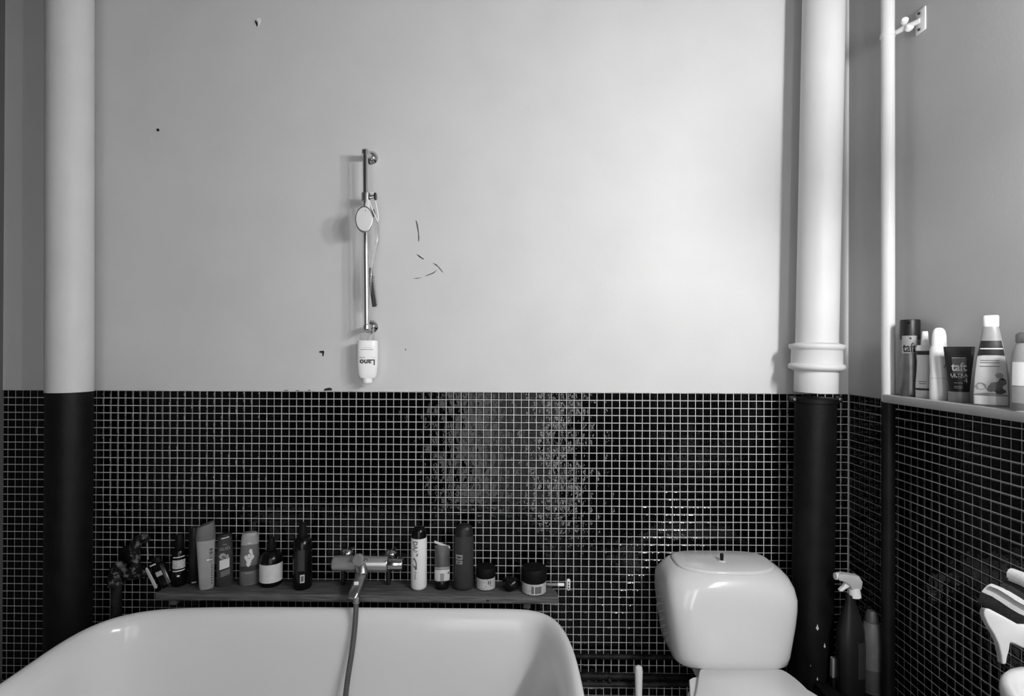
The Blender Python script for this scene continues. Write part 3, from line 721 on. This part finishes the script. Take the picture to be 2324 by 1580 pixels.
# clear handled brush with loop of cord
bt = at(846, 438, YS-.004)
brush = thing('bath_brush', 'clear plastic comb brush with dark bristles hanging by a loop beside the rail', 'brush', bt)
def bl(x, y, Y=-.045): return at(x, y, Y)-bt
obj('loop', tube([bl(838, 444), bl(843, 436), bl(849, 440), bl(853, 462), bl(858, 486), bl(859, 500)], .0017, 8, smooth=2), 'bright', brush)
obj('loop', tube([bl(836, 444, -.055), bl(840, 462, -.055), bl(845, 476, -.055), bl(852, 492, -.05), bl(858, 504)], .0016, 8, smooth=2), 'bright', brush)
obj('ferrule', tube([bl(846, 476), bl(848, 484), bl(850, 492)], [.004, .0045, .003], 12), 'chrome_dark', brush)
obj('handle', tube([bl(850, 490), bl(855, 512), bl(856, 545), bl(850, 575), bl(843, 605), bl(840, 640), bl(841, 668)], [.003, .0055, .0062, .005, .006, .0075, .006], 14, smooth=2), 'clear', brush)
obj('strip', tube([bl(841, 608), bl(842, 640), bl(846, 670), bl(850, 696)], [.003, .0052, .0056, .0062], 10, smooth=1), 'bristle', brush)
bb = bmesh.new()
for k in range(17):
    y = 628+k*3.9; x = 843+(k/16)**1.5*7
    tube([bl(x+1, y), bl(x+7, y+.6)], [.0012, .0007], 5, bb)
ob_ = obj('bristles', bb, 'bristle', brush); ob_['kind'] = 'stuff'
# upside down bottle under the rail
c1 = at(834, 858, -.040)
Hb = (at(834, 773, -.040)-at(834, 858, -.040)).z
ha = 24/F*(1.505)*.965
ub = Bottle('hanging_soap_bottle', 'white soap bottle hanging upside down below the shower rail', 'bottle', (c1.x, c1.y, c1.z), Hb, ha, ha*.55,
  [('body', 'bright', [(0, .72), (.02, .80), (.10, .90), (.35, .98), (.75, 1), (.97, .97), (1, .93)])], e=2.6, rz=face(c1.x, c1.y, .7))
obj('cap', loft([(-.13, .44, .7), (-.12, .47, .75), (-.005, .47, .75), (0, .5, .8)], ha, ha*.55, Hb), 'bright', ub.o)
obj('label', bmesh.new(), 'label', ub.o) if False else None
ub.text('Lano', 'ink', .0215, .03, .43, rot=math.pi, bold=.0006)
ub.patch('print_line', 'ink_mid', -.62, .6, .755, .765); ub.patch('print_line', 'g50', -.4, .5, .805, .812)
ub.patch('print_line', 'ink_mid', -.75, -.2, .545, .555); ub.patch('print_line', 'ink_mid', .45, .8, .545, .55)
hk = at(841, 745, YS)-c1
obj('hanger', tube([(.0, 0, Hb*.99), (.004, -.002, Hb*1.12), (.008, -.006, hk.z-.004)], [.0025, .002, .002], 8), 'clear', ub.o)
obj('hanger', tube([(.014, 0, Hb*.99), (.016, -.002, Hb*1.1), (.0165, -.004, hk.z+.01)], [.003, .0024, .002], 8), 'clear', ub.o)

# ================================================================== bath tub
ZR = CZ - .694
half = [(-.479, -.1075), (-.20, -.106), (0.0, -.106), (.05, -.117), (.088, -.145), (.112, -.195), (.126, -.26), (.134, -.34), (.136, -.46)]
halfl = [(-1.074, -.46), (-1.081, -.37), (-1.084, -.29), (-1.074, -.225), (-1.045, -.175), (-.995, -.142), (-.93, -.124), (-.80, -.112)]
back = halfl + half
outl = [Vector((x, y, 0)) for x, y in back] + [Vector((x, -.92-y, 0)) for x, y in reversed(back[1:-1])]
for _ in range(2):
    n = len(outl); Q = []
    for i in range(n): Q += [outl[i]*.75+outl[(i+1) % n]*.25, outl[i]*.25+outl[(i+1) % n]*.75]
    outl = Q
ctr = Vector((-.475, -.46, 0))
def offset(ins, z, sx=1., sy=1., sh=0.):
    n = len(outl); r = []
    for i, p in enumerate(outl):
        t = (outl[(i+1) % n]-outl[i-1]).normalized(); nr = Vector((-t.y, t.x, 0))
        if (ctr-p).dot(nr) < 0: nr = -nr
        q = p + nr*ins; q = Vector((ctr.x+(q.x-ctr.x)*sx+sh, ctr.y+(q.y-ctr.y)*sy, 0))
        r.append(Vector((q.x, q.y, z))-Vector((ctr.x, ctr.y, 0)))
    return r
tubt = thing('bathtub', 'white enamel freestanding bathtub in front of the tiled wall', 'bathtub', (ctr.x, ctr.y, 0))
prof = [(.10, .09, .86, .80), (.05, .16, .92, .90), (.035, .35, .97, .97), (.030, ZR-.05, 1, 1), (.022, ZR-.03, 1, 1), (.010, ZR-.026, 1, 1), (.002, ZR-.018, 1, 1), (0, ZR-.010, 1, 1), (.003, ZR-.002, 1, 1), (.010, ZR+.001, 1, 1),
        (.020, ZR-.003, 1, 1), (.030, ZR-.013, 1, 1), (.038, ZR-.030, 1, 1), (.045, ZR-.07, 1, 1), (.055, ZR-.15, .99, .99), (.072, ZR-.25, .97, .97), (.10, ZR-.33, .94, .93), (.15, ZR-.38, .90, .88), (.22, ZR-.40, .85, .80)]
rs = [offset(i, z, sx, sy) for i, z, sx, sy in prof]
bm = bmesh.new(); rings(bm, rs)
obj('tub', bm, 'enamel', tubt, 60)
for sx in (-.38, .42):
    for sy in (-.2, .2):
        obj('foot', lathe_axis([(0, .028), (.02, .03), (.05, .02), (.11, .035)], (0, 0, 1), (sx, sy, 0), 16), 'chrome_dull', tubt)

# ================================================================== old valve pipework at the left
yv = -.045
vp = lambda x, y, Y=yv: at(x, y, Y)
v0 = vp(262, 1420); vt = thing('old_valve_pipes', 'old flaking water pipes with a bent valve left of the board', 'pipe', (v0.x, yv, 0))
vo = vt.location.copy()
obj('standing_pipe', tube([Vector((0, 0, 0)), vp(264, 1335)-vo, vp(264, 1318)-vo], .0135, 18), 'patina', vt)
obj('elbow', tube([vp(263, 1328)-vo, vp(262, 1302)-vo, vp(268, 1285)-vo, vp(278, 1290)-vo], [.020, .0175, .0165, .015], 18, smooth=1), 'rust', vt)
obj('cross_pipe', tube([vp(272, 1296)-vo, vp(300, 1301)-vo, vp(330, 1300)-vo, vp(352, 1308)-vo], [.012, .0105, .0105, .012], 16, smooth=1), 'rust', vt)
obj('tee', tube([vp(288, 1303)-vo, vp(305, 1300)-vo, vp(322, 1298)-vo], [.0165, .019, .0165], 18), 'rust', vt)
obj('tee_neck', tube([vp(306, 1300)-vo, vp(307, 1280)-vo, vp(307, 1262)-vo], [.018, .012, .0095], 16), 'rust', vt)
obj('bent_spout', tube([vp(306, 1266)-vo, vp(303, 1254)-vo, vp(307, 1236)-vo, vp(318, 1222)-vo, vp(328, 1218)-vo, vp(335, 1228)-vo], [.012, .0145, .0155, .0115, .009, .010], 16, smooth=1), 'rust', vt)
obj('rod', tube([vp(334, 1232)-vo, vp(336, 1270)-vo], .0016, 8), 'g35', vt)
obj('flange', lathe_axis([(0, .026), (.004, .026), (.007, .018)], (0, -1, 0), (vp(265, 1272)-vo)+Vector((0, -yv-.0004, 0)), 20), 'patina', vt)

# ================================================================== low pipework between tub and toilet
def hp_(name, label, x0, y0, x1, y1, Y, r, mat, mid=None):
    a_, c_ = at(x0, y0, Y), at(x1, y1, Y); pts = [a_] + ([at(*mid, Y)] if mid else []) + [c_]
    t = thing(name, label, 'pipe', a_); obj('pipe', tube([p-a_ for p in pts], r, 16, smooth=1 if mid else 0), mat, t)
    for k in (.33, .8):
        m_ = a_.lerp(c_, k)-a_; obj('clip', lathe_axis([(0, r*1.15), (.006, r*1.15)], (1, 0, 0), m_, 16), mat, t)
    return t
hp_('water_pipe', 'upper dark horizontal pipe between bathtub and toilet', 1180, 1489, 1790, 1495, -.022, .0068, 'patina')
hp_('waste_pipe', 'middle dark horizontal pipe between bathtub and toilet', 1180, 1531, 1790, 1546, -.028, .010, 'patina')
hp_('lower_water_pipe', 'lowest dark pipe sagging between bathtub and toilet', 1180, 1543, 1790, 1548, -.058, .0072, 'patina', (1370, 1556))

# ================================================================== toilet brush
tb = at(1449.5, 1540, -.10)
brs = thing('toilet_brush', 'white toilet brush handle standing between bathtub and toilet', 'brush', (tb.x, -.10, 0))
zt = at(1449.5, 1511, -.10).z
obj('handle', lathe_axis([(.28, .0085), (zt-.012, .0108), (zt-.004, .0095), (zt, .004)], (0, 0, 1), (0, 0, 0), 20), 'plastic', brs)
obj('holder', lathe_axis([(0, .048), (.01, .05), (.25, .045), (.28, .03)], (0, 0, 1), (0, 0, 0), 28), 'plastic', brs)

# ================================================================== toilet
TX = .5425
toilet = thing('toilet', 'white ceramic toilet with rounded cistern and closed seat lid', 'toilet', (TX, -.12, 0))
def cring(hw, yf, yb, z, ef=3.0, eb=9., bul=0.):
    r = []; yc = (yf+yb)/2+.0; hd_ = (yb-yf)/2
    for k in range(56):
        t = 2*math.pi*k/56; c, s = math.cos(t), math.sin(t); e = eb if s > 0 else ef
        r.append(Vector((hw*math.copysign(abs(c)**(2/e), c), yc + hd_*math.copysign(abs(s)**(2/e), s) + .12, z)))
    return r
zc = CZ
R2 = [(.120, -.195, -.030, -.7985), (.136, -.207, -.030, -.797), (.1455, -.215, -.030, -.788), (.1495, -.219, -.030, -.768), (.1545, -.221, -.030, -.735), (.1615, -.223, -.030, -.69), (.1655, -.223, -.030, -.655), (.1660, -.222, -.030, -.628),
      (.1630, -.219, -.030, -.603), (.1560, -.213, -.031, -.585), (.1460, -.205, -.034, -.5735), (.1350, -.197, -.038, -.567), (.1300, -.193, -.042, -.5655)]
bm = bmesh.new(); rings(bm, [cring(h, yf, yb, zc+z, 4.6 if z < -.62 else (3.8 if z < -.60 else (3.1 if z < -.58 else 2.5)), 9 if z < -.59 else 4) for h, yf, yb, z in R2])
obj('cistern', bm, 'ceramic', toilet, 60)
bm = bmesh.new(); rings(bm, [cring(h, yf, yb, zc+z, 2.5, 4) for h, yf, yb, z in [(.127, -.190, -.044, -.5665), (.1285, -.1915, -.0425, -.5635), (.1275, -.1905, -.0435, -.5605), (.1225, -.186, -.047, -.5585), (.05, -.14, -.09, -.5565)]])
obj('cistern_lid', bm, 'ceramic', toilet, 50)
kp = at(1638, 1268, -.125)
obj('knob_ring', lathe_axis([(0, .010), (.003, .0095), (.0035, .006)], (0, 0, 1), (kp.x-TX, -.125+.12, zc-.5572), 20), 'ceramic', toilet)
obj('flush_knob', lathe_axis([(0, .0042), (.016, .0045), (.018, .0035)], (0, 0, 1), (kp.x-TX, -.125+.12, zc-.555), 14), 'black', toilet)
# bowl, seat, lid
def oval(hw, yf, yb, z, cx=0., e=2.3, ebk=3.5):
    r = []; yc = yb-(yb-yf)*.42
    for k in range(48):
        t = 2*math.pi*k/48; c, s = math.cos(t), math.sin(t); ee = ebk if s > 0 else e
        r.append(Vector((cx+hw*math.copysign(abs(c)**(2/ee), c), yc + ((yb-yc) if s > 0 else (yc-yf))*math.copysign(abs(s)**(2/ee), s)+.12, z)))
    return r
zl = zc-.790
bm = bmesh.new(); rings(bm, [oval(.11, -.60, -.14, 0), oval(.105, -.58, -.14, .05), (oval(.10, -.54, -.15, .18)), oval(.14, -.64, -.17, .33, 0, 2.3, 2.2), oval(.160, -.67, -.18, zl-.040, 0, 2.3, 2.2), oval(.162, -.675, -.18, zl-.024, 0, 2.3, 2.2)])
obj('bowl', bm, 'ceramic', toilet, 60)
# seat ring: trapezoid back widening to the front
def seat_ring(g, z):
    pts = [(-.116-g, -.224+g), (.100+g*.6, -.224+g), (.135+g, -.262), (.165+g, -.32), (.182+g, -.42), (.17+g, -.55), (.11+g, -.655-g), (0, -.685-g), (-.11-g, -.655-g), (-.17-g, -.55), (-.180-g, -.44), (-.152-g, -.34), (-.130-g, -.27)]
    return [Vector((x, y+.12, z)) for x, y in pts]
def sm(r, n=1):
    for _ in range(n):
        m = len(r); r = [q for i in range(m) for q in (r[i]*.8+r[(i+1) % m]*.2, r[i]*.2+r[(i+1) % m]*.8)]
    return r
bm = bmesh.new(); rings(bm, [sm(seat_ring(g, z), 2) for g, z in ((-.006, zl-.024), (.004, zl-.022), (.006, zl-.016), (.004, zl-.0125))])
obj('seat', bm, 'ceramic', toilet, 50)
LX = atz(1586, 1516, zl).x-TX; LX2 = atz(1771, 1516, zl).x-TX
ll = []
for px, py in ((1590, 1516), (1768, 1516), (1786, 1524), (1812, 1543), (1850, 1580)): p = atz(px, py, zl); ll.append((p.x-TX, p.y))
xr_, yr_ = ll[-1]
lidp = [(ll[0][0]-.004, ll[0][1]-.004), (ll[0][0]+.004, ll[0][1]), (ll[1][0], ll[1][1]), ll[2], ll[3], ll[4], (xr_+.030, yr_-.06), (xr_+.040, yr_-.13), (xr_+.02, yr_-.23), (xr_-.05, yr_-.31), (0, yr_-.34), (-.11, yr_-.30), (-.168, yr_-.21), (-.182, yr_-.12), (-.168, yr_-.05), (atz(1583, 1580, zl).x-TX-.002, yr_)]
bm = bmesh.new()
def lr(z, g): 
    c = Vector((0, yr_-.12)); out = []
    for x, y in lidp:
        v = Vector((x, y)); d = (c-v).normalized(); out.append(Vector((x+d.x*g, y+d.y*g+.12, z)))
    return sm(out, 2)
rings(bm, [lr(zl-.012, .004), lr(zl-.010, .0), lr(zl-.003, .0), lr(zl, .004)])
obj('seat_lid', bm, 'plastic', toilet, 45)
for x in (-.07, .07): obj('hinge', lathe_axis([(-.016, .006), (-.015, .008), (.015, .008), (.016, .006)], (1, 0, 0), (x, -.212+.12, zl-.014), 14), 'ceramic', toilet)
obj('flush_pipe', tube([(-.06, .06, zc-.79), (-.06, .07, zl-.06), (-.04, .03, zl-.1)], .016, 18), 'plastic', toilet)

# ================================================================== corner behind the toilet: boxed-in ledge and bottles
zl2 = at(1975, 1572, -.19).z
lx0 = .765
box = tag(obj('corner_box', bm_box(lx0, XC-.003, -.216, -.152, 0, zl2, .004), 'pipe_dark'), 'low black boxed-in ledge in the corner behind the toilet', 'ledge')
# trigger spray bottle
Yt = -.184; nb = at(1939, 1350, Yt)
D = Yt-CY; Ht = nb.z - zl2
sb = Bottle('trigger_bottle', 'dark cleaning bottle with white trigger spray head in the corner', 'bottle', (at(1930, 1450, Yt).x, Yt, zl2), Ht, .033, .026,
  [('body', 'g04', [(0, .92), (.02, 1), (.5, 1), (.66, .92), (.82, .6), (.93, .36), (1, .34)])], rz=0, e=2.4)
sb.patch('label', 'g08', .1, .85, .18, .55)
so = sb.o.location
def sl(x, y, Y=Yt): return at(x, y, Y)-so
obj('neck', tube([sl(1940, 1354), sl(1938, 1333)], [.0145, .013], 20), 'plastic', sb.o)
head = [(1900, 1302), (1912, 1300), (1930, 1303), (1945, 1305), (1953, 1318), (1950, 1336), (1928, 1336), (1924, 1326), (1912, 1318), (1900, 1315), (1896, 1309)]
obj('spray_head', prism([sl(x, y)+Vector((0, -.011, 0)) for x, y in head], (0, .022, 0), bev=.003), 'g50', sb.o)
obj('nozzle', tube([sl(1895, 1308), sl(1911, 1309)], [.0085, .0085], 16), 'plastic', sb.o)
obj('trigger', prism([sl(x, y)+Vector((0, -.006, 0)) for x, y in ((1917, 1320), (1926, 1324), (1928, 1329), (1918, 1335), (1910, 1341), (1903, 1341), (1905, 1337), (1913, 1330))], (0, .012, 0), bev=.002), 'plastic', sb.o)
# tall pale-grey bottle
Yc = -.187; pcx = at(1978, 1480, Yc); rC = 25/F*(Yc-CY)*.84
gb = Bottle('cleaner_bottle', 'tall grey cleaner bottle standing in the dark corner by the thin pipe', 'bottle', (pcx.x, Yc, zl2), at(1978, 1386, Yc).z-zl2, rC, rC*.8,
  [('body', 'g20', [(0, .85), (.02, .96), (.05, 1), (.6, 1), (.78, .9), (.86, .72)]), ('cap', 'g12', [(.86, .66), (.88, .66), (.97, .55), (1, .4)])], rz=face(pcx.x, Yc))
gb.patch('label', 'g12', -.8, .85, .04, .30)
# light carton piece and small tin
p0 = at(1895, 1537, -.165)
cp = thing('paper_cone', 'small pale paper wedge standing beside the dark trigger bottle', 'paper', (p0.x, -.165, zl2))
pp = [(1886, 1536), (1907, 1536), (1898, 1492), (1887, 1493)]
W_ = [at(x, y, -.165) for x, y in pp]
obj('wedge', prism([(p.x-p0.x, -.006, p.z-zl2) for p in W_], (0, .012, 0), bev=.0008), 'g35', cp)
obj('base', bm_box(-.012, .014, -.010, .010, 0, W_[0].z-zl2, .002), 'black_matt', cp)

# ================================================================== towel on its holder over the basin
yT0 = -.565
def tq(x, y, Y=yT0): return at(x, y, Y)
tw0 = tq(2250, 1345)
tow = thing('striped_towel', 'folded white and dark striped towel hanging beside the basin', 'towel', tw0)
def band(name, pix, mat, L=.15, th=.010, y0=yT0):
    ps = [tq(x, y, y0)-tw0 for x, y in pix]; Q = ps
    for _ in range(2):
        R = [Q[0]]
        for i in range(len(Q)-1): R += [Q[i]*.75+Q[i+1]*.25, Q[i]*.25+Q[i+1]*.75]
        R.append(Q[-1]); Q = R
    poly = Q + [q+Vector((th, 0, -th*.5)) for q in reversed(Q)]
    bm = bmesh.new(); rs = []
    for k in range(9):
        s_ = k/8; w_ = Vector((.002*math.sin(9*s_), 0, .002*math.cos(7*s_)))
        rs.append([p + Vector((0, -L*s_, 0)) + w_*(1 if 0 < k < 8 else .3) for p in poly])
    rings(bm, rs); return obj(name, bm, mat, tow, 50)
band('dark_stripe', [(2218, 1370), (2219, 1362), (2227, 1344)], 'cloth_d')
band('white_stripe', [(2227, 1345), (2234, 1335), (2243, 1328)], 'cloth_w')
band('white_stripe', [(2242, 1329), (2252, 1324), (2262, 1334), (2271, 1338)], 'cloth_w', y0=yT0-.008)
band('dark_stripe', [(2264, 1336), (2274, 1325), (2287, 1316)], 'cloth_d', y0=yT0-.004)
band('white_stripe', [(2286, 1317), (2291, 1313), (2300, 1317)], 'cloth_w', y0=yT0-.01)
band('white_stripe', [(2285, 1312), (2284, 1301), (2289, 1292), (2298, 1290), (2310, 1296)], 'cloth_w', th=.006, y0=yT0-.012)
h0 = tq(2262, 1420, -.685)
nH = Vector((-.45, -.85, .35)).normalized()
def hq(x, y):
    d = ray(x, y); c = Vector((0, CY, CZ)); return c + d*((h0-c).dot(nH)/d.dot(nH))
hol = thing('towel_holder', 'white curved towel holder tapering down behind the basin', 'holder', h0)
hpts = [(2233, 1398), (2232, 1388), (2236, 1381), (2244, 1381), (2280, 1400), (2330, 1428), (2345, 1450), (2330, 1474), (2305, 1462), (2293, 1458), (2291, 1475), (2286, 1492), (2284, 1508), (2274, 1508), (2272, 1488), (2266, 1462), (2256, 1440), (2243, 1420)]
obj('holder', prism([hq(x, y)-h0 for x, y in hpts], -nH*.026, bev=.005), 'g50', hol)
wxh = XC - h0.x - .0005
cM = hq(2318, 1448)-h0
obj('wall_mount', bm_box(cM.x, wxh, cM.y+.012, cM.y+.030, cM.z-.008, cM.z+.008, .003), 'plastic', hol)

# ================================================================== wash basin
ZW = CZ-.495
bas = thing('wash_basin', 'white rounded wash basin at the right picture edge', 'basin', (XC-.001, -.95, 0))
def bring(k, z, bx=.262, by=.265):
    r = []
    for i in range(48):
        t = 2*math.pi*i/48; c, s = math.cos(t), math.sin(t)
        x = -.13 + .5*bx*math.copysign(abs(c)**(2/2.6), c)*(k) ; y = by*math.copysign(abs(s)**(2/2.4), s)*k
        r.append(Vector((min(x, 0), y, z)))
    return r
bm = bmesh.new(); rings(bm, [bring(.35, ZW-.20), bring(.62, ZW-.16), bring(.84, ZW-.10), bring(.96, ZW-.05), bring(1, ZW-.02), bring(.995, ZW-.008), bring(.97, ZW), bring(.93, ZW+.001), bring(.88, ZW-.008), bring(.8, ZW-.05), bring(.6, ZW-.11), bring(.3, ZW-.13)])
obj('bowl', bm, 'ceramic', bas, 60)
obj('pedestal', lathe_axis([(0, .09), (.03, .08), (ZW-.25, .065), (ZW-.17, .08)], (0, 0, 1), (-.13, 0, 0), 24), 'ceramic', bas)
